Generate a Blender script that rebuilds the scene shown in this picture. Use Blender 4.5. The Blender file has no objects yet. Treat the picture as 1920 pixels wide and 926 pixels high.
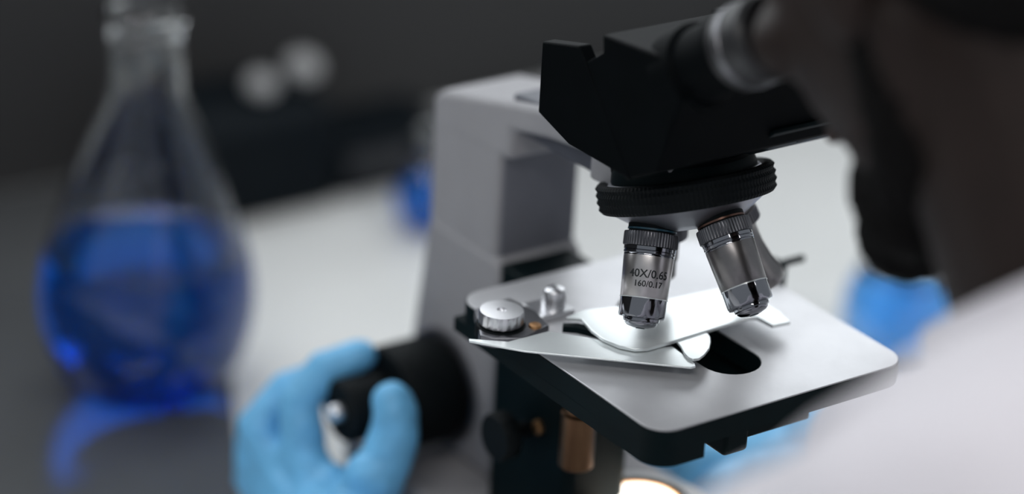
import bpy, bmesh, math, random
from mathutils import Vector, Matrix, noise as mnoise
random.seed(4)
scene = bpy.context.scene
COL = scene.collection
MM = 0.001
R = math.radians

# ------------------------------------------------------------------ camera
# World frame: X across the microscope, +Y from the observer towards the arm, Z up from the bench top (mm in code).
cam_d = bpy.data.cameras.new('camera'); cam = bpy.data.objects.new('camera', cam_d); COL.objects.link(cam)
RT = Vector((0.82328837, -0.56534237, 0.05083573)); UP = Vector((0.19599702, 0.36718485, 0.90926369)); FW = Vector((0.5327114, 0.73862257, -0.41310443))
m3 = Matrix((RT, UP, -FW)).transposed()
cam.matrix_world = Matrix.Translation(Vector((-612.836, -741.071, 681.004)) * MM) @ m3.to_4x4()
cam_d.sensor_width = 36; cam_d.lens = 5000 / 1920 * 36; cam_d.clip_start = 0.02; cam_d.clip_end = 30
cam_d.dof.use_dof = True; cam_d.dof.focus_distance = 1.136; cam_d.dof.aperture_fstop = 1.9; cam_d.dof.aperture_blades = 0
scene.camera = cam

# ------------------------------------------------------------------ world, exposure
wd = bpy.data.worlds.new('lab_ambient'); scene.world = wd; wd.use_nodes = True
bg = wd.node_tree.nodes['Background']; bg.inputs[0].default_value = (0.86, 0.93, 1.0, 1); bg.inputs[1].default_value = 0.30
scene.view_settings.view_transform = 'Standard'; scene.view_settings.look = 'None'
scene.view_settings.exposure = 0.32; scene.view_settings.gamma = 1.0; scene.view_settings.use_curve_mapping = False
WINDOW_STRENGTH = 1.9

# two ceiling strip lamps of the room, high above and behind the camera
for lx, ly, rz, pw in ((-880, -820, .5, 9.0), (500, -1150, .5, 9.0)):
    ld = bpy.data.lights.new('ceiling_lamp', 'AREA'); ld.shape = 'RECTANGLE'; ld.size = .20; ld.size_y = 1.2; ld.energy = pw; ld.color = (1, .97, .94)
    lo = bpy.data.objects.new('ceiling_lamp', ld); COL.objects.link(lo); lo.location = (lx * MM, ly * MM, 1.65); lo.rotation_euler = (0, 0, rz)

# ------------------------------------------------------------------ materials
def mat(name, color, rough=0.5, metal=0.0, var=0.06, scale=60.0, bump=0.0, bscale=400.0, spec=0.5, coat=0.0, trans=0.0, ior=1.45, emit=None, estr=0.0, sheen=0.0):
    m = bpy.data.materials.new(name); m.use_nodes = True
    nt = m.node_tree; b = nt.nodes['Principled BSDF']
    b.inputs['Roughness'].default_value = rough; b.inputs['Metallic'].default_value = metal
    b.inputs['Specular IOR Level'].default_value = spec; b.inputs['IOR'].default_value = ior
    b.inputs['Coat Weight'].default_value = coat; b.inputs['Transmission Weight'].default_value = trans
    b.inputs['Sheen Weight'].default_value = sheen
    tc = nt.nodes.new('ShaderNodeTexCoord')
    nz = nt.nodes.new('ShaderNodeTexNoise'); nz.inputs['Scale'].default_value = scale; nz.inputs['Detail'].default_value = 4
    nt.links.new(tc.outputs['Object'], nz.inputs['Vector'])
    rp = nt.nodes.new('ShaderNodeValToRGB'); c = Vector(color[:3])
    rp.color_ramp.elements[0].position = .3; rp.color_ramp.elements[1].position = .7
    rp.color_ramp.elements[0].color = (*(c * (1 - var)), 1); rp.color_ramp.elements[1].color = (*[min(1, v * (1 + var)) for v in c], 1)
    nt.links.new(nz.outputs['Fac'], rp.inputs['Fac']); nt.links.new(rp.outputs['Color'], b.inputs['Base Color'])
    if bump:
        n2 = nt.nodes.new('ShaderNodeTexNoise'); n2.inputs['Scale'].default_value = bscale; n2.inputs['Detail'].default_value = 5
        nt.links.new(tc.outputs['Object'], n2.inputs['Vector'])
        bp = nt.nodes.new('ShaderNodeBump'); bp.inputs['Strength'].default_value = bump; bp.inputs['Distance'].default_value = 0.001
        nt.links.new(n2.outputs['Fac'], bp.inputs['Height']); nt.links.new(bp.outputs['Normal'], b.inputs['Normal'])
    if emit:
        b.inputs['Emission Color'].default_value = (*emit, 1); b.inputs['Emission Strength'].default_value = estr
    return m
M = {}
M['bench'] = mat('white_bench', (.80, .81, .80), .22, var=.02, scale=8)
M['wall'] = mat('grey_wall', (.036, .036, .037), .7, var=.05, scale=5)
M['floor'] = mat('grey_floor', (.22, .23, .24), .5, var=.1, scale=6)
M['frame'] = mat('window_frame', (.7, .7, .7), .5)
M['pane'] = mat('daylight_pane', (.9, .95, 1), .5, emit=(.93, .97, 1.0), estr=WINDOW_STRENGTH)
M['white_paint'] = mat('cream_white_paint', (.33, .325, .34), .6, spec=.3, var=.03, bump=.03, bscale=900)
M['recess_shade_tone'] = mat('recess_shade_colour', (.16, .165, .19), .6, var=.04, spec=.3)  # shade under the arm overhang, carried as a dark colour
M['lamp_paint'] = mat('white_lamp_housing_paint', (.75, .75, .75), .4, var=.03)
M['grey_paint'] = mat('slate_grey_paint', (.075, .08, .10), .5, var=.05)
M['black'] = mat('black_enamel', (.0015, .007, .0085), .5, var=.15, spec=.12, bump=.03, bscale=1500)
M['head_black'] = mat('head_black_enamel', (.0015, .0025, .0032), .6, var=.15, spec=.05, bump=.03, bscale=1500)
M['rubber'] = mat('black_rubber', (.004, .006, .007), .6, var=.2, spec=.14)
M['satin'] = mat('satin_chrome', (.54, .515, .51), .30, 1.0, var=.05, scale=300, bump=.02, bscale=3000)
M['dark_satin'] = mat('dark_satin_chrome', (.22, .21, .21), .32, 1.0, var=.05, scale=300)
M['chrome'] = mat('dark_chrome', (.27, .275, .30), .08, 1.0, var=.04)
M['knurl'] = mat('dark_knurled_metal', (.13, .132, .145), .35, 1.0, var=.1)
M['steel'] = mat('bright_steel', (.80, .84, .845), .26, .5, var=.03)
M['knob_steel'] = mat('knob_steel', (.78, .78, .80), .3, 1.0, var=.03)
M['stage_metal'] = mat('grained_stage_metal', (.58, .58, .60), .42, .42, var=.10, scale=25, bump=.05, bscale=2500)
_nt = M['stage_metal'].node_tree; _tc = [n for n in _nt.nodes if n.type == 'TEX_COORD'][0]
_mp = _nt.nodes.new('ShaderNodeMapping'); _mp.inputs['Scale'].default_value = (1600, 350, 900); _mp.inputs['Rotation'].default_value = (0, 0, .5)
_n3 = _nt.nodes.new('ShaderNodeTexNoise'); _n3.inputs['Scale'].default_value = 1.0; _n3.inputs['Detail'].default_value = 6
_mr = _nt.nodes.new('ShaderNodeMapRange'); _mr.inputs['From Min'].default_value = .3; _mr.inputs['From Max'].default_value = .7; _mr.inputs['To Min'].default_value = .33; _mr.inputs['To Max'].default_value = .42
_nt.links.new(_tc.outputs['Object'], _mp.inputs['Vector']); _nt.links.new(_mp.outputs[0], _n3.inputs['Vector']); _nt.links.new(_n3.outputs['Fac'], _mr.inputs['Value'])
_nt.links.new(_mr.outputs[0], _nt.nodes['Principled BSDF'].inputs['Roughness'])
M['gunmetal'] = mat('gunmetal', (.20, .20, .215), .35, 1.0, var=.06)
M['turret_metal'] = mat('turret_metal', (.40, .405, .44), .38, 1.0, var=.05)
M['eyepiece_black'] = mat('eyepiece_black', (.02, .02, .022), .4, var=.1)
M['brass'] = mat('brass', (.55, .30, .14), .35, 1.0, var=.1)
M['warm_glint_brown'] = mat('warm_glint_brown', (.16, .09, .05), .4, 1.0, var=.1)  # warm lamp reflection put into a brownish metal colour
M['red_ring'] = mat('copper_brown_ring', (.16, .09, .07), .35, .8)
M['teal_ring'] = mat('teal_ring', (.02, .07, .10), .3)
M['ink'] = mat('black_ink', (.008, .010, .012), .6, var=.1)
M['lens_glass'] = mat('lens_glass', (.03, .05, .06), .05, var=.05, coat=.6)
M['lamp'] = mat('lit_lamp_lens', (1, .96, .88), .3, emit=(1, .93, .82), estr=3.0)
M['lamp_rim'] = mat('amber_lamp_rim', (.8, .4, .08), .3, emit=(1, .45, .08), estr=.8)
M['glass'] = mat('clear_glass', (.97, .985, .99), .02, var=.01, trans=1.0, ior=1.45, spec=.25)
M['liquid'] = mat('blue_liquid', (.002, .27, .92), .0, var=.0, scale=20, trans=.88, ior=1.33, spec=.2)
_nt = M['liquid'].node_tree; _va = _nt.nodes.new('ShaderNodeVolumeAbsorption'); _va.inputs['Color'].default_value = (0.0, .62, .98, 1); _va.inputs['Density'].default_value = 16
_nt.links.new(_va.outputs[0], _nt.nodes['Material Output'].inputs['Volume'])
M['pale_liquid'] = mat('pale_blue_liquid', (.98, .98, .98), .0, var=.0, scale=20, trans=1.0, ior=1.33)
_nt = M['pale_liquid'].node_tree; _va = _nt.nodes.new('ShaderNodeVolumeAbsorption'); _va.inputs['Color'].default_value = (0.0, .60, .98, 1); _va.inputs['Density'].default_value = 36
_nt.links.new(_va.outputs[0], _nt.nodes['Material Output'].inputs['Volume'])
M['dim_sheet'] = mat('dim_bench_slate', (.10, .105, .11), .10, var=.06, scale=12, spec=.7, coat=.6)  # dimness of the left bench put into a dark glossy colour
M['skin'] = mat('dark_brown_skin', (.017, .010, .008), .55, var=.1, bump=.05, bscale=1200, spec=.3)
M['hair'] = mat('black_hair', (.004, .0036, .0036), .7, var=.3, scale=400, bump=.4, bscale=900, spec=.1)
M['lip'] = mat('lip', (.06, .028, .024), .45)
M['eye'] = mat('eye_white', (.5, .48, .46), .2)
M['iris'] = mat('dark_iris', (.02, .012, .008), .15)
M['coat'] = mat('white_coat_cloth', (.70, .675, .72), .85, var=.03, bump=.15, bscale=2500, spec=.2, sheen=.2)
M['shirt'] = mat('dark_shirt', (.03, .035, .05), .85)
M['glove'] = mat('blue_nitrile', (.17, .50, .82), .42, var=.10, scale=90, bump=.25, bscale=160, spec=.4)
M['dark_plastic'] = mat('dark_instrument_plastic', (.003, .006, .009), .6, spec=.15, var=.1)
M['mid_plastic'] = mat('grey_instrument_plastic', (.03, .032, .036), .6, var=.1)
M['glint_tone'] = mat('pale_glint_colour', (.40, .40, .40), .45, 0.2)  # pale tone painting the two blurred glints

# ------------------------------------------------------------------ mesh helpers (all input in mm)
ORG = {}
def root_of(o):
    while o.parent: o = o.parent
    return o
def setp(o, label=None, category=None, group=None, kind=None):
    for k, v in (('label', label), ('category', category), ('group', group), ('kind', kind)):
        if v: o[k] = v
    return o
def empty(name, loc, **k):
    o = bpy.data.objects.new(name, None); COL.objects.link(o); o.location = Vector(loc) * MM; o.empty_display_size = .02
    ORG[o.name] = Vector(loc); return setp(o, **k)
def obj(name, vf, material, parent=None, smooth=40, bevel=0, bseg=3, **k):
    vs, fs = vf
    org = ORG.get(root_of(parent).name, Vector()) if parent else Vector()
    me = bpy.data.meshes.new(name)
    me.from_pydata([(Vector(v) - org) * MM for v in vs], [], fs)
    bm = bmesh.new(); bm.from_mesh(me); bmesh.ops.recalc_face_normals(bm, faces=bm.faces); bm.to_mesh(me); bm.free()
    if smooth:
        me.shade_smooth(); me.set_sharp_from_angle(angle=R(smooth))
    me.materials.append(M[material] if isinstance(material, str) else material)
    o = bpy.data.objects.new(name, me); COL.objects.link(o)
    if parent: o.parent = parent
    if bevel:
        b = o.modifiers.new('bevel', 'BEVEL'); b.width = bevel * MM; b.segments = bseg; b.limit_method = 'ANGLE'; b.angle_limit = R(35)
    return setp(o, **k)
def merge(*parts):
    V, F = [], []
    for vs, fs in parts:
        n = len(V); V += list(vs); F += [tuple(i + n for i in f) for f in fs]
    return V, F
def box(x0, x1, y0, y1, z0, z1):
    v = [(x, y, z) for z in (z0, z1) for y in (y0, y1) for x in (x0, x1)]
    return v, [(0, 1, 3, 2), (4, 6, 7, 5), (0, 4, 5, 1), (2, 3, 7, 6), (0, 2, 6, 4), (1, 5, 7, 3)]
def basis(d):
    d = Vector(d).normalized(); a = Vector((0, 0, 1)) if abs(d.z) < .9 else Vector((1, 0, 0))
    u = a.cross(d).normalized(); return u, d.cross(u), d
def lathe(prof, o, d, n=48, teeth=None):
    """prof: (radius, t) along d from o. teeth = set of profile indices whose radius is notched."""
    u, w, d = basis(d); o = Vector(o); V, F = [], []
    for i, (r, t) in enumerate(prof):
        for k in range(n):
            a = 2 * math.pi * k / n
            rr = r - (.45 if teeth and i in teeth and k % 4 in (2, 3) else 0)
            V.append(o + d * t + (u * math.cos(a) + w * math.sin(a)) * max(rr, .001))
    for i in range(len(prof) - 1):
        for k in range(n):
            F.append((i * n + k, i * n + (k + 1) % n, (i + 1) * n + (k + 1) % n, (i + 1) * n + k))
    F.append(tuple(range(n))[::-1]); F.append(tuple((len(prof) - 1) * n + k for k in range(n)))
    return V, F
def prism(pts, a, b, axis='z'):
    f = {'z': lambda p, h: (p[0], p[1], h), 'x': lambda p, h: (h, p[0], p[1]), 'y': lambda p, h: (p[0], h, p[1])}[axis]
    n = len(pts); V = [f(p, a) for p in pts] + [f(p, b) for p in pts]
    F = [tuple(range(n))[::-1], tuple(range(n, 2 * n))] + [(i, (i + 1) % n, n + (i + 1) % n, n + i) for i in range(n)]
    return V, F
def holed(outer, holes, z0, z1):
    bm = bmesh.new(); edges = []
    for loop in [outer] + holes:
        vs = [bm.verts.new((x, y, z0)) for x, y in loop]
        edges += [bm.edges.new((vs[i], vs[(i + 1) % len(vs)])) for i in range(len(vs))]
    bmesh.ops.triangle_fill(bm, edges=edges, use_beauty=True, use_dissolve=False)
    r = bmesh.ops.extrude_face_region(bm, geom=list(bm.faces))
    for e in r['geom']:
        if isinstance(e, bmesh.types.BMVert): e.co.z = z1
    bm.verts.index_update()
    V = [tuple(v.co) for v in bm.verts]; F = [tuple(v.index for v in f.verts) for f in bm.faces]; bm.free()
    return V, F
def arc(cx, cy, r, a0, a1, n=10):
    return [(cx + r * math.cos(R(a0 + (a1 - a0) * i / n)), cy + r * math.sin(R(a0 + (a1 - a0) * i / n))) for i in range(n + 1)]
def rrect(x0, x1, y0, y1, r, n=8):
    return arc(x1 - r, y1 - r, r, 0, 90, n) + arc(x0 + r, y1 - r, r, 90, 180, n) + arc(x0 + r, y0 + r, r, 180, 270, n) + arc(x1 - r, y0 + r, r, 270, 360, n)
def capsule(p, q, r0, r1, n=18, m=6):
    p, q = Vector(p), Vector(q); d = q - p; L = max(d.length, 1e-3)
    prof = [(r0 * math.sin(R(90 * i / m)), -r0 * math.cos(R(90 * i / m))) for i in range(m + 1)] + [(r1 * math.cos(R(90 * i / m)), L + r1 * math.sin(R(90 * i / m))) for i in range(m + 1)]
    return lathe(prof, p, d, n)
def chain(*pr):
    return merge(*[capsule(pr[i][0], pr[i + 1][0], pr[i][1], pr[i + 1][1]) for i in range(len(pr) - 1)])
def ellipsoid(c, ax, rads, n=28, m=16):
    """ax: three orthonormal vectors, rads along them."""
    V, F = [], []
    for i in range(m + 1):
        p = math.pi * i / m
        for k in range(n):
            a = 2 * math.pi * k / n; s = max(math.sin(p), 1e-3)
            V.append(Vector(c) + ax[0] * (rads[0] * s * math.cos(a)) + ax[1] * (rads[1] * s * math.sin(a)) + ax[2] * (rads[2] * math.cos(p)))
    for i in range(m):
        for k in range(n): F.append((i * n + k, i * n + (k + 1) % n, (i + 1) * n + (k + 1) % n, (i + 1) * n + k))
    F.append(tuple(range(n))); F.append(tuple(m * n + k for k in range(n))[::-1])
    return V, F
def fuse(o, voxel, it=8, fac=.5, disp=0, dsize=20):
    r = o.modifiers.new('fuse', 'REMESH'); r.mode = 'VOXEL'; r.voxel_size = voxel * MM; r.use_smooth_shade = True
    s = o.modifiers.new('smooth', 'SMOOTH'); s.factor = fac; s.iterations = it
    if disp:
        t = bpy.data.textures.new(o.name + '_folds', 'CLOUDS'); t.noise_scale = dsize * MM; t.noise_depth = 2
        d = o.modifiers.new('folds', 'DISPLACE'); d.texture = t; d.strength = disp * MM; d.texture_coords = 'LOCAL'
    return o
def lettering(name, text, size, o, d, r, t, ang, material, parent):
    """Flat print wrapped on a cylinder around axis d from o, baseline across the axis, reading with d downwards."""
    cu = bpy.data.curves.new(name, 'FONT'); cu.body = text; cu.size = size; cu.align_x = 'CENTER'; cu.align_y = 'CENTER'; cu.resolution_u = 3; cu.offset = size * .014
    to = bpy.data.objects.new(name + '_tmp', cu); COL.objects.link(to)
    bpy.context.view_layer.update()
    me = bpy.data.meshes.new_from_object(to.evaluated_get(bpy.context.evaluated_depsgraph_get()))
    bpy.data.objects.remove(to)
    bm = bmesh.new(); bm.from_mesh(me); bmesh.ops.triangulate(bm, faces=bm.faces)
    for _ in range(3):
        le = [e for e in bm.edges if abs(e.verts[0].co.x - e.verts[1].co.x) > .35]
        if not le: break
        bmesh.ops.subdivide_edges(bm, edges=le, cuts=1); bmesh.ops.triangulate(bm, faces=bm.faces)
    d = Vector(d).normalized(); c = (Vector(cam.location) / MM - Vector(o)); c = (c - d * c.dot(d)).normalized()
    c = Matrix.Rotation(ang, 3, d) @ c
    side = (-d).cross(c)       # to the right of the reader
    V = [Vector(o) + d * (t - v.co.y) + (c * math.cos(v.co.x / r) + side * math.sin(v.co.x / r)) * (r + .06) for v in bm.verts]
    bm.verts.index_update(); F = [tuple(v.index for v in f.verts) for f in bm.faces]; bm.free(); bpy.data.meshes.remove(me)
    return obj(name, (V, F), material, parent, smooth=0)

# ------------------------------------------------------------------ the room
BENCH_BACK = 700
def slab(name, b, m, **k): return obj(name, b, m, smooth=0, kind='structure', **k)
slab('floor', box(-2500, 3500, -2500, 700, -950, -900), 'floor')
wo = [(-2500, -900), (3500, -900), (3500, 1800), (-2500, 1800)]
WX0, WX1, WZ0, WZ1 = -700, 1700, 340, 1500
V, F = holed(wo, [[(WX0, WZ0), (WX1, WZ0), (WX1, WZ1), (WX0, WZ1)]], 700, 780)
slab('wall_back', ([(x, z, y) for x, y, z in V], F), 'wall')
win = slab('window_1', merge(box(WX0, WX1, 735, 760, WZ0, WZ0 + 40), box(WX0, WX1, 735, 760, WZ1 - 40, WZ1), *[box(x - 20, x + 20, 735, 760, WZ0 + 40, WZ1 - 40) for x in (WX0 + 20, 100, 900, WX1 - 20)]), 'frame')
for x0, x1 in ((WX0 + 40, 80), (120, 880), (920, WX1 - 40)):
    obj('pane', box(x0, x1, 745, 749, WZ0 + 40, WZ1 - 40), 'pane', win, smooth=0)
bench = empty('lab_bench', (500, 250, -900), label='long white glossy laboratory bench carrying the microscope and flasks', category='bench')
obj('worktop', box(-1500, 2500, -205, 699, -30, 0), 'bench', bench, bevel=3)
obj('cupboard_body', box(-1450, 2450, -60, 690, -900, -30), 'bench', bench)

# ------------------------------------------------------------------ the microscope
OX, OY = 69.5, 90.0
ms = empty('microscope', (OX, 120, 0), label='black and white laboratory microscope with four silver objectives and a grey metal stage', category='microscope')
# base, column, arm
obj('base', prism(rrect(8, 131, 10, 268, 22), 0, 42), 'white_paint', ms, bevel=6)
obj('column', prism(rrect(46, 93, 186, 243, 3), 42, 222), 'white_paint', ms, bevel=3)
obj('arm_foot', prism([(180, 42), (180, 156), (186, 160), (243, 160), (262, 42)], 45.5, 93.5, 'x'), 'white_paint', ms, bevel=4)
obj('arm_head', prism([(178, 211), (243.5, 205), (243.5, 221), (236, 226), (178, 240), (150, 246), (120, 248), (120, 236), (150, 232), (178, 226)], 45.8, 93.2, 'x'), 'white_paint', ms, bevel=3)
obj('arm_beam', prism([(184, 224), (184, 242), (100, 252), (100, 226)], 50, 89, 'x'), 'grey_paint', ms, bevel=2)
obj('arm_nose', prism([(118, 225), (118, 250), (62, 255), (62, 236), (80, 228)], 46, 93, 'x'), 'white_paint', ms, bevel=2)
obj('recess_shade_panel', box(48.5, 90.5, 184.6, 187, 158, 212), 'recess_shade_tone', ms, bevel=.8)  # added panel: shade of the arm recess put into its slate colour
obj('focus_block', box(47, 88, 160, 186, 40, 157), 'black', ms, bevel=2)
# stage
hole = arc(OX, 40, 14, 180, 360, 14) + arc(OX, 98, 14, 0, 180, 14)
st = obj('stage', holed(rrect(0, 139, 0, 150, 12), [hole], 154.5, 164.2), 'black', ms)
obj('stage_rail', prism(arc(12, 12, 12, 180, 270, 8) + [(25.8, 0), (25.8, 150), (0, 150)], 148, 154.6), 'black', st)
obj('stage_plate', holed(rrect(.5, 138.5, .5, 149.5, 11.5), [hole], 164.2, 165), 'stage_metal', st, bevel=.25, bseg=2, label='brushed grey metal top plate')
obj('stage_bracket', box(40, 99, 128, 165, 120, 154.4), 'black', ms, bevel=2)
obj('substage_plate', box(44, 96, 14, 128, 141, 147), 'black', ms, bevel=1)
obj('under_stage_lug', box(43.5, 57, 8, 30, 139, 154.6), 'black', ms, bevel=2)
# mechanical stage
cl = empty_part = None
ca = obj('slide_carriage', prism([(-6, 126), (-18.5, 103), (-15, 98), (-2.6, 91.3), (14.1, 96.9), (17, 112), (14, 128)], 165, 170.2), 'gunmetal', ms, bevel=.8)
obj('carriage_screw', lathe([(3, 0), (2.6, 1.0), (1, 1.2)], (7.4, 98.5, 170.2), (0, 0, 1), 20), 'brass', ca)
kn = obj('carriage_knob', lathe([(4.5, 165), (4.5, 171), (9.6, 171.3), (10, 172), (10, 176.4), (9.5, 177.2), (2.2, 177.3), (2.0, 176.6), (.01, 176.6)], (-4.5, 107.5, 0), (0, 0, 1), 64, teeth={3, 4}), 'knob_steel', ms)
obj('knob_foot', lathe([(11.2, 165), (11.2, 169.8), (10.8, 170.6)], (-4.5, 107.5, 0), (0, 0, 1), 40), 'rubber', kn)
obj('carriage_post', merge(lathe([(5.5, 165), (5.5, 173), (4.5, 176), (2, 177)], (30, 116, 0), (0, 0, 1), 28), box(18, 36, 108, 124, 165, 168)), 'knob_steel', ms, bevel=.5)
obj('slide_lever', prism([(-26, 100.1), (-24, 97.3), (-10.3, 80.5), (43.2, 33.6), (45.6, 33.6), (47, 36), (48.3, 53.1), (32.4, 61), (20.8, 78.7), (9.4, 91.4), (-11.7, 91.5), (-25, 102)], 169.6, 170.6), 'steel', ms, bevel=.3, bseg=2)
hold = [(24.3, 80.5), (23.6, 71), (25.7, 62.1), (29.9, 56.3), (35.3, 54), (50, 54.3), (67, 55.3), (93.4, 56.6), (96.6, 55), (97.3, 45.4), (106.8, 44.4), (109, 54), (109, 84), (96, 87), (60, 90), (34, 98), (21.8, 95.7), (27, 91)]
obj('slide_holder', prism(hold, 171, 172.6), 'steel', ms, bevel=.3, bseg=2, label='bright polished slide holder')
obj('holder_edge', prism([(21, 96.5), (27, 93.6), (34, 80.6), (31.4, 77.6), (24, 90), (19, 94)], 166.5, 169.5), 'black', ms)
obj('spring_finger', prism([(52, 57), (50, 50), (47.4, 44.4), (46.2, 40), (46.9, 37.4), (50, 36.8), (54.5, 38.8), (60, 42.5), (64.1, 46.9), (67, 51), (68.2, 54), (68, 58)], 170.6, 171.8), 'steel', ms, bevel=.3, bseg=2, label='curved polished spring finger')
obj('stop_rod', merge(box(146, 160, 96.5, 99.5, 168.5, 171.5), box(138.5, 147, 94, 103, 158, 171.5)), 'black', ms, bevel=.6)
# condenser and lamp
cd = obj('condenser', lathe([(18, 121), (21, 122), (21, 130), (23, 131), (23, 141), (20, 146), (12, 158), (.01, 158)], (OX, OY, 0), (0, 0, 1), 56), 'black', ms)
obj('condenser_bracket', prism(rrect(30, 66, 98, 162, 6), 44, 141), 'black', ms, bevel=2)
obj('warm_glint_sleeve', lathe([(7, 97), (8, 98), (8, 124), (6.5, 125), (6.5, 148)], (31, 93.5, 0), (0, 0, 1), 32), 'warm_glint_brown', ms)  # added sleeve; its brassy colour paints the lamp's warm reflection by the condenser
obj('condenser_knob', lathe([(4, 0), (4, 12), (11, 12.5), (11.5, 13), (11.5, 20), (10.5, 21), (.01, 21)], (32, 130, 99), (-1, 0, 0), 48, teeth={4, 3}), 'rubber', ms)
obj('bracket_screw', lathe([(3.6, 0), (3.4, 2.2), (2, 3)], (30.4, 121, 104), (-1, 0, 0), 24), 'brass', ms)
lh = obj('lamp_housing', lathe([(40, 41), (38, 60), (35, 64), (24, 66), (23, 63), (.01, 63)], (OX, 92, 0), (0, 0, 1), 56), 'lamp_paint', ms)
obj('lens_ring', lathe([(24, 62), (24, 67.5), (21, 68.2), (20.2, 65)], (OX, 92, 0), (0, 0, 1), 56), 'rubber', lh)
obj('amber_rim', lathe([(20.2, 64), (20.2, 67.2), (18.6, 67.8), (18.6, 64)], (OX, 92, 0), (0, 0, 1), 48), 'lamp_rim', lh)
obj('lamp_lens', lathe([(18.6, 64), (18.4, 67.4), (15, 69), (8, 70.2), (.01, 70.6)], (OX, 92, 0), (0, 0, 1), 48), 'lamp', lh, label='glowing white field lens')
# focus knobs, both sides
for s in (-1, 1):
    fx = lambda x: OX + s * x
    def kl(name, prof, material, parent, teeth=None, n=96): return obj(name, lathe(prof, (OX, 222, 76), (s, 0, 0), n, teeth), material, parent)
    kl('knob_collar', [(29, 23), (29, 26), (27, 27)], 'gunmetal', ms)
    ck = kl('coarse_focus_knob', [(14, 24), (14, 28), (25.5, 28.5), (26.5, 29.5), (26.5, 56), (25, 58), (15, 58.5)], 'rubber', ms, {3, 4}, 192)
    kl('fine_focus_knob', [(13, 57), (13, 60), (15.2, 60.5), (15.8, 61.5), (15.8, 82), (14.5, 84), (6, 84.5), (6, 83.5), (.01, 83.5)], 'rubber', ck, {3, 4}, 120)
    kl('knob_cap_screw', [(4.6, 83), (4.6, 88), (3.4, 89.6), (.01, 90)], 'knob_steel', ck, None, 28)
# nosepiece
NA = R(20.6); N = Vector((OX, 78.6, 231)); ND = Vector((0, -math.sin(NA), -math.cos(NA)))
npo = obj('nosepiece', lathe([(24, -20), (25, -7), (33, -6.5), (34.5, -5), (34.5, 6), (31, 8.5), (24, 13.5), (18, 16), (.01, 16)], N, ND, 96), 'turret_metal', ms)
obj('nosepiece_grip', lathe([(33.5, -5.8), (35.5, -7), (38, -6.8), (39.2, -5.5), (38.4, -3.9), (39.4, -2.4), (38.6, -.8), (39.4, .8), (38.4, 2.4), (39.0, 4), (37.6, 5.6), (34.4, 6)], N, ND, 480, {3, 5, 7, 9}), 'rubber', npo)
obj('turret_cap', lathe([(26, -24), (30.5, -14), (32, -8), (32, -5.5)], N, ND, 72), 'black', npo)
# objectives
AL = R(19)
def objective(az, kind, name):
    sx = Vector((1, 0, 0)); sf = ND.cross(sx)
    r = sx * math.cos(R(az)) + sf * math.sin(R(az))
    d = ND * math.cos(AL) + r * math.sin(AL); o = N + ND * 12.5 + r * 20.5
    k = {'long': 0, 'long2': 0}.get(kind, 1)
    if not k:
        body = obj(name, lathe([(10.8, 13.4), (10.9, 14), (10.25, 31.4), (10.0, 31.7)], o, d, 64), 'satin' if kind == 'long' else 'dark_satin', ms)
        obj('mount_ring', lathe([(10.4, -3), (10.4, 1.6), (10.0, 1.8), (10.0, 3.4)], o, d, 64), 'rubber', body)
        obj('colour_band', lathe([(10.0, 1.7), (10.55, 1.8), (10.55, 2.6), (10.0, 2.7)], o, d, 64), 'teal_ring' if kind == 'long' else 'red_ring', body)
        obj('knurled_ring', lathe([(10.4, 3.2), (11.7, 3.5), (11.9, 4.1), (11.9, 9.0), (11.6, 9.5), (10.9, 9.7)], o, d, 220, {2, 3}), 'knurl', body)
        obj('grooved_collar', lathe([(10.9, 9.6), (11.2, 9.8), (11.2, 11.2), (10.9, 11.4), (11.15, 11.7), (11.1, 12.6), (10.8, 12.8), (10.95, 13.1), (10.9, 13.6)], o, d, 64), 'chrome', body)
        obj('edge_line', lathe([(10.0, 31.3), (10.42, 31.45), (10.42, 31.8), (10.0, 31.9)], o, d, 64), 'steel', body)
        obj('nose_cylinder', lathe([(10.15, 31.8), (10.15, 39.0), (9.7, 40.0), (8.0, 40.2), (7.6, 40.3)], o, d, 64), 'chrome', body)
        obj('front_mount', lathe([(7.6, 39.8), (7.9, 40.4), (7.7, 41.6), (7.0, 41.9), (6.9, 42.6), (5.8, 43.6), (3.0, 44.4), (.01, 44.6)], o, d, 48), 'chrome', body)
        obj('front_lens', lathe([(2.1, 44.2), (2.0, 44.75), (.01, 44.9)], o, d, 24), 'lens_glass', body)
        if kind == 'long':
            lettering('lettering', '40X/0.65', 4.9, o, d, 10.62, 21.6, R(-6), 'ink', body)
            lettering('lettering', '160/0.17', 3.7, o, d, 10.5, 25.9, R(-6), 'ink', body)
    elif kind == 'low':
        body = obj(name, lathe([(10.4, -3), (10.4, 3), (11.6, 3.4), (11.6, 9), (9.6, 9.6), (8.6, 12), (8.4, 20), (9.4, 28), (11.3, 34), (11.3, 38), (10.2, 39.4), (7, 39.6), (6.6, 38), (.01, 38)], o, d, 64), 'dark_satin', ms)
        obj('knurled_ring', lathe([(11.4, 3.4), (12, 3.8), (12, 8.6), (11.4, 9)], o, d, 200, {1, 2}), 'knurl', body)
    else:
        body = obj(name, lathe([(10.4, -3), (10.4, 9.6), (8.4, 10), (8.2, 20), (7.6, 21), (7.6, 28), (6, 29.5), (3, 30), (.01, 30)], o, d, 64), 'dark_satin', ms)
        obj('knurled_ring', lathe([(10.2, 2.8), (11.8, 3.4), (11.8, 9), (10.2, 9.4)], o, d, 200, {1, 2}), 'knurl', body)
    return body
o40 = objective(180, 'long', 'objective'); o40['label'] = 'silver objective lettered 40X/0.65'
objective(90, 'long2', 'objective'); objective(0, 'low', 'objective'); objective(270, 'short', 'objective')
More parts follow.
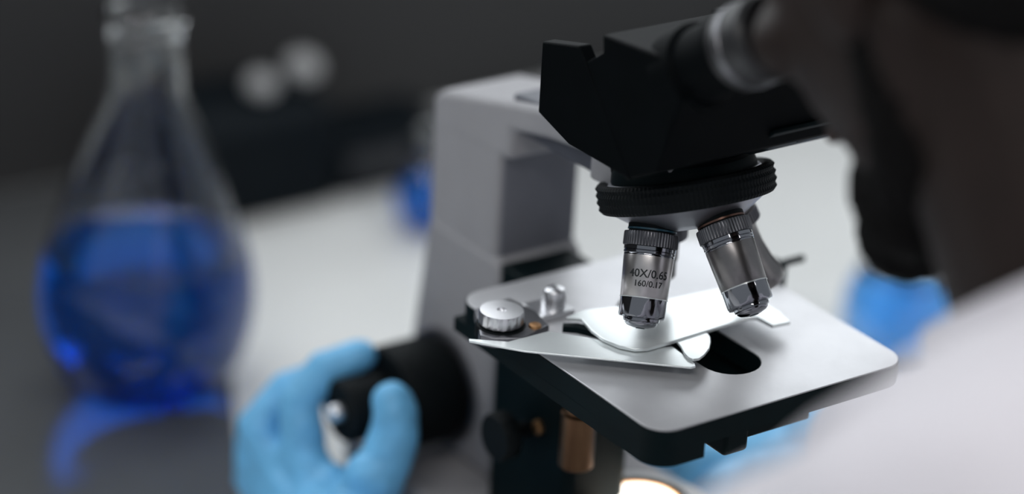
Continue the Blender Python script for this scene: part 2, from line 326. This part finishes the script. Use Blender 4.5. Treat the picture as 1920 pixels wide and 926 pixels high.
# viewing head
cheek = [(123, 259.5), (123, 292), (97, 298.5), (61, 260), (56, 253), (100, 253)]
hd = obj('viewing_head', merge(prism(cheek, 20, 27, 'x'), prism(cheek, 112, 119, 'x'), prism([(118, 258), (118, 264), (70, 268), (58, 254), (100, 253)], 26, 113, 'x')), 'head_black', ms, bevel=1)
obj('prism_housing', prism([(92, 293), (81, 301), (82, 308.5), (44, 312), (28, 298), (40, 262), (60, 251.2), (64, 258)], 20.5, 134, 'x'), 'head_black', hd, bevel=1.2)
obj('head_dovetail', lathe([(30, 236), (31, 254), (29, 256)], (OX, 84, 0), (0, 0, 1), 56), 'head_black', hd)
obj('front_plate', prism([(58.5, 250.6), (61, 251), (36, 272), (34.5, 270.5)], 78, 134, 'x'), 'black', hd, bevel=.5)
obj('plate_screw', lathe([(3, 0), (2.8, 1), (1.6, 1.2)], (108, 50.5, 257.3), (0, -.64, -.76), 24), 'rubber', hd)
for s in (-1, 1):
    ed = Vector((0, -.84, .54)); eo = Vector((OX + s * 32, 48, 300))
    et = obj('eyepiece_tube', lathe([(18, 0), (18, 14), (15.5, 16), (15.5, 34), (17, 35), (17, 40), (15, 41), (13.5, 46)], eo, ed, 48), 'head_black', hd)
    obj('eyepiece', lathe([(14.6, 40), (17.2, 41), (17.6, 54), (18, 62), (16, 64), (11, 63.5), (10.5, 61), (.01, 60)], eo, ed, 48), 'eyepiece_black', et)
    obj('eyepiece_ring', lathe([(17.3, 46), (17.9, 46.5), (17.9, 49.5), (17.3, 50)], eo, ed, 48), 'gunmetal', et)

# ------------------------------------------------------------------ flasks
def flask(loc, k, fill, label, h=1.0, fluid='liquid'):
    """Pear-shaped flask; k scales the 110 mm wide form, h stretches the part above the belly, fill = liquid height."""
    x, y = loc; root = empty('round_flask', (x, y, 0), label=label, category='flask', group='glass flasks of blue liquid')
    base = [(22, 1), (32, 3.2), (42, 11), (49, 22), (53.6, 36), (55.6, 50), (55.2, 64), (52.6, 78), (48.4, 92), (43.2, 108), (37, 125), (30, 142), (23.5, 156), (20, 168), (19, 182)]
    prof = []
    for i in range(len(base) - 1):                       # Catmull-Rom refinement of the outline
        p = [base[max(0, min(len(base) - 1, i + j))] for j in (-1, 0, 1, 2)]
        for q in range(4):
            t = q / 4
            prof.append(tuple(.5 * (2 * p[1][c] + (p[2][c] - p[0][c]) * t + (2 * p[0][c] - 5 * p[1][c] + 4 * p[2][c] - p[3][c]) * t * t + (3 * p[1][c] - p[0][c] - 3 * p[2][c] + p[3][c]) * t ** 3) for c in (0, 1)))
    prof = [(r * k, (z if z < 60 else 60 + (z - 60) * h) * k) for r, z in prof + [base[-1], (19, 204)]]
    top = prof[-1][1]; th = 1.5
    outer = [(.01, 1)] + prof + [(prof[-1][0] + 2.5, top + 1.5), (prof[-1][0] + 2.5, top + 4)]
    inner = [(.01, 1 + th)] + [(r - th, z + th * max(0, 1 - z / (40 * k))) for r, z in prof] + [(prof[-1][0] - th, top + 4)]
    obj('glass_body', lathe(outer + inner[::-1], (x, y, 0), (0, 0, 1), 72), 'glass', root, smooth=60)
    lp = [(r + .2 if r > 1 else r, z - .15) for r, z in inner if z < fill]
    rf = lp[-1][0]
    lp += [(rf - .1, fill), (rf - 1.2, fill - .5), (.01, fill - .5)]
    obj('blue_liquid', lathe(lp, (x, y, 0), (0, 0, 1), 72), fluid, root, smooth=60)
    return root
flask((-16, 418), 1.04, 84, 'large round flask half full of blue liquid standing left of the gloved hand')
flask((366, 232), .66, 62, 'round flask of blue liquid on the bench under the bearded chin', .8, 'pale_liquid')
flask((236, 524), .42, 28, 'small flask of blue liquid mostly hidden behind the white microscope arm', .6)
setp(obj('dim_sheet', prism([(156, 655), (-40, 270), (-420, 330), (-420, 690), (100, 690)], 0, 3), 'dim_sheet', bevel=1), label='added dark glossy sheet dimming the bench under the large blue flask', category='dim_sheet')  # added dark sheet standing in for the dimmer light on the left bench

# ------------------------------------------------------------------ things by the back wall
a = empty('instrument', (145, 630, 0), label='tall black instrument by the back wall with two pale round painted glints', category='instrument')
obj('case', prism([(585, 0), (585, 60), (600, 70), (660, 70), (660, 0)], 95, 204, 'x'), 'dark_plastic', a, bevel=5)
for x, z, r in ((164, 79, 10.5), (194, 86, 12)):
    c = obj('glint_disc', lathe([(3, -14), (3, -6), (r * .8, -5), (r, -1), (r * .8, 4), (r * .4, 6), (.01, 6.5)], (x, 612, z), (0, -.35, .94), 32), 'glint_tone', a)  # added pale shapes painting blurred light glints on the black case
b = empty('instrument', (250, 620, 0), label='low dark grey instrument between the black instrument and the microscope arm', category='instrument')
obj('case', box(206, 296, 588, 650, 0, 38), 'dark_plastic', b, bevel=5)
obj('control_panel', box(214, 262, 585, 589, 14, 30), 'mid_plastic', b, bevel=1)

# ------------------------------------------------------------------ the observer
HT = R(33)
pe = empty('person', (OX, -330, 0), label='person in white coat and blue gloves bending over the eyepieces at right', category='person')
fwd = Vector((0, math.cos(HT), -math.sin(HT))); hup = Vector((0, math.sin(HT), math.cos(HT))); lft = Vector((-1, 0, 0))
HC = Vector((OX - 6, -78, 398))
def hp(f, l, u): return HC + fwd * f + lft * l + hup * u
AX = (fwd, lft, hup)
def E(f, l, u, a, b_, c): return ellipsoid(hp(f, l, u), AX, (a, b_, c))
head = merge(E(-8, 0, 32, 96, 76, 88), E(28, 0, -18, 62, 62, 78), E(22, 0, -66, 50, 54, 44), E(60, 0, -92, 24, 24, 20),
    capsule(hp(-2, 52, -30), hp(10, 46, -76), 15, 15), capsule(hp(-2, -52, -30), hp(10, -46, -76), 15, 15), capsule(hp(10, 46, -76), hp(66, 12, -98), 15, 14), capsule(hp(10, -46, -76), hp(66, -12, -98), 15, 14),
    capsule(hp(82, 0, 10), hp(100, 0, -24), 7, 11), capsule(hp(90, 10, -28), hp(90, -10, -28), 8, 8), capsule(hp(78, 42, 20), hp(84, 12, 18), 9, 10), capsule(hp(78, -42, 20), hp(84, -12, 18), 9, 10),
    capsule(hp(66, 40, -18), hp(60, 50, -22), 15, 14), capsule(hp(66, -40, -18), hp(60, -50, -22), 15, 14),
    ellipsoid(hp(-6, 77, -8), (fwd, lft, hup), (16, 7, 30)), ellipsoid(hp(-6, -77, -8), (fwd, lft, hup), (16, 7, 30)),
    capsule(hp(82, 16, -55), hp(84, -16, -55), 7, 7),
    capsule(hp(-12, 0, -40), (OX, -205, 235), 58, 62))
fuse(obj('head', head, 'skin', pe), 3.2, 6)
hair = merge(E(-16, 0, 40, 98, 82, 90), E(-46, 0, -6, 58, 70, 62))
fuse(obj('hair', hair, 'hair', pe), 3.5, 6, disp=4, dsize=8)
beard = merge(capsule(hp(2, 57, -26), hp(10, 50, -72), 11, 15), capsule(hp(2, -57, -26), hp(10, -50, -72), 11, 15), capsule(hp(10, 48, -76), hp(64, 14, -102), 16.5, 18), capsule(hp(10, -48, -76), hp(64, -14, -102), 16.5, 18),
    capsule(hp(64, 16, -102), hp(64, -16, -102), 19, 19), capsule(hp(82, 24, -44), hp(86, -24, -44), 6, 6), capsule(hp(40, 0, -90), hp(40, 20, -88), 34, 30), capsule(hp(40, 0, -90), hp(40, -20, -88), 34, 30))
fuse(obj('beard', beard, 'hair', pe), 2.5, 4, disp=5, dsize=5)
for s in (-1, 1):
    e = obj('eye', E(69.5, 31 * s, 0, 11.5, 11.5, 11.5), 'eye', pe)
    obj('iris', E(78.6, 31 * s, -1, 3, 5.5, 5.5), 'iris', e)
obj('lips', merge(capsule(hp(88, 18, -58), hp(91, 0, -57), 3, 5), capsule(hp(91, 0, -57), hp(88, -18, -58), 5, 3)), 'lip', pe)
# coat
SL, SR = Vector((-118, -292, 282)), Vector((255, -262, 270)); NB = Vector((OX, -225, 270))
EL, WL = Vector((-172, -50, 56)), Vector((-66, 132, 38)); ER, WR = Vector((318, -20, 56)), Vector((240, 120, 38))
coat = merge(capsule(NB, SL, 62, 70), capsule(NB, SR, 62, 70), capsule((OX - 40, -300, 210), (OX - 30, -430, -250), 120, 140), capsule((OX + 40, -300, 210), (OX + 30, -430, -250), 120, 140),
    capsule((OX - 60, -270, 230), (OX + 60, -270, 230), 90, 90), capsule(SL, EL, 66, 50), capsule(EL, WL, 50, 36), capsule(SR, ER, 66, 50), capsule(ER, WR, 50, 36))
fuse(obj('coat', coat, 'coat', pe), 6, 12, disp=10, dsize=60)
def swept_ring(sec, o, d, front, half_gap, n=56):
    """Cross-section sec (radius, t) swept round axis d, leaving a gap of 2*half_gap degrees towards `front`."""
    d = Vector(d).normalized(); f = Vector(front); f = (f - d * f.dot(d)).normalized(); g = d.cross(f)
    V, F, m = [], [], len(sec)
    for i in range(n + 1):
        a = R(half_gap + (360 - 2 * half_gap) * i / n)
        back = .5 - .5 * math.cos(a)
        for r, t in sec: V.append(Vector(o) + d * (t * (.8 + .35 * back)) + (f * math.cos(a) + g * math.sin(a)) * r)
    for i in range(n):
        for j in range(m): F.append((i * m + j, i * m + (j + 1) % m, (i + 1) * m + (j + 1) % m, (i + 1) * m + j))
    F += [tuple(range(m)), tuple(n * m + j for j in range(m))]
    return V, F
obj('collar', swept_ring([(64, -14), (66, 30), (68, 33), (71, 32), (77, 12), (88, -10), (86, -16)], (67, -180, 270), (-.04, .57, .82), (0, 1, 0), 28), 'coat', pe, label='white coat collar')
# gloves
def glove(name, palm, fingers, cuff, label):
    g = merge(*palm, *[chain(*f) for f in fingers], *cuff)
    o = obj(name, g, 'glove', pe); fuse(o, 1.3, 7, .5, disp=1.6, dsize=9); o['label'] = label; return o
wl = Vector((-36, 196, 22))
imc, mmc, rmc, pmc = Vector((-28, 231, 49)), Vector((-33, 249, 41)), Vector((-33, 263, 30)), Vector((-32, 274, 20))
palm = [capsule(wl + Vector((8, 6, 4)), imc, 17, 12), capsule(wl, mmc, 17, 12), capsule(wl + Vector((-6, 2, 0)), rmc, 16, 11), capsule(wl + Vector((-12, 0, -2)), pmc, 14, 10), capsule(imc, mmc, 11, 11), capsule(mmc, rmc, 11, 10.5), capsule(rmc, pmc, 10.5, 9.5),
        capsule(wl + Vector((10, -2, 4)), (-17, 187, 58), 18, 14), capsule((-30, 203, 34), (-25, 212, 44), 14, 11)]
fingers = [[((-14, 187, 57), 13.5), ((-5, 188, 76), 11.8), ((-3, 191, 87), 11.2), ((-3, 194, 91.5), 10)],
    [(imc, 11.5), ((-24.5, 243.5, 75), 10.2), ((-11, 241.5, 90), 9.2), ((4, 235, 96), 8.2)],
    [(mmc, 11.5), ((-37, 262, 55), 10), ((-21, 262, 71), 9.2), ((-1, 251, 81), 8.4)],
    [(rmc, 11), ((-30, 273, 46), 9.6), ((-14, 271, 62), 8.8), ((3, 260, 69), 8)],
    [(pmc, 9.5), ((-27, 285, 33), 8.4), ((-12, 284, 49), 7.8), ((5, 274, 57), 7.2)]]
glove('glove', palm, fingers, [capsule(wl + Vector((0, 0, 6)), (-50, 160, 31), 26, 30)], 'blue glove turning the focus knob')
wr = Vector((226, 140, 24))
k = [Vector((196, 176, 30)), Vector((186, 166, 32)), Vector((178, 154, 31)), Vector((174, 142, 28))]
palm = [capsule(wr + Vector((2, 6, 0)), k[0], 17, 11), capsule(wr, k[1], 17, 11), capsule(wr, k[2], 17, 11), capsule(wr + Vector((-2, -6, 0)), k[3], 15, 10), capsule(k[0], k[1], 11, 11), capsule(k[1], k[2], 11, 11), capsule(k[2], k[3], 10.5, 10)]
fingers = [[(wr + Vector((-4, 14, 2)), 15), ((206, 194, 22), 11), ((188, 206, 16), 9.6), ((172, 210, 12), 8.6)],
    [(k[0], 11), ((166, 184, 36), 9.4), ((152, 184, 22), 8.6), ((147, 182, 10), 7.8)],
    [(k[1], 11), ((158, 170, 40), 9.4), ((147, 168, 26), 8.8), ((144, 167, 10), 7.8)],
    [(k[2], 10.5), ((154, 156, 36), 9), ((146, 154, 23), 8.4), ((144, 153, 9), 7.4)],
    [(k[3], 9.5), ((156, 138, 30), 8), ((148, 136, 20), 7.4), ((145, 135, 8), 6.8)]]
glove('glove', palm, fingers, [capsule(wr + Vector((0, 0, 4)), (240, 122, 30), 25, 29)], 'blue glove resting beyond the stage')
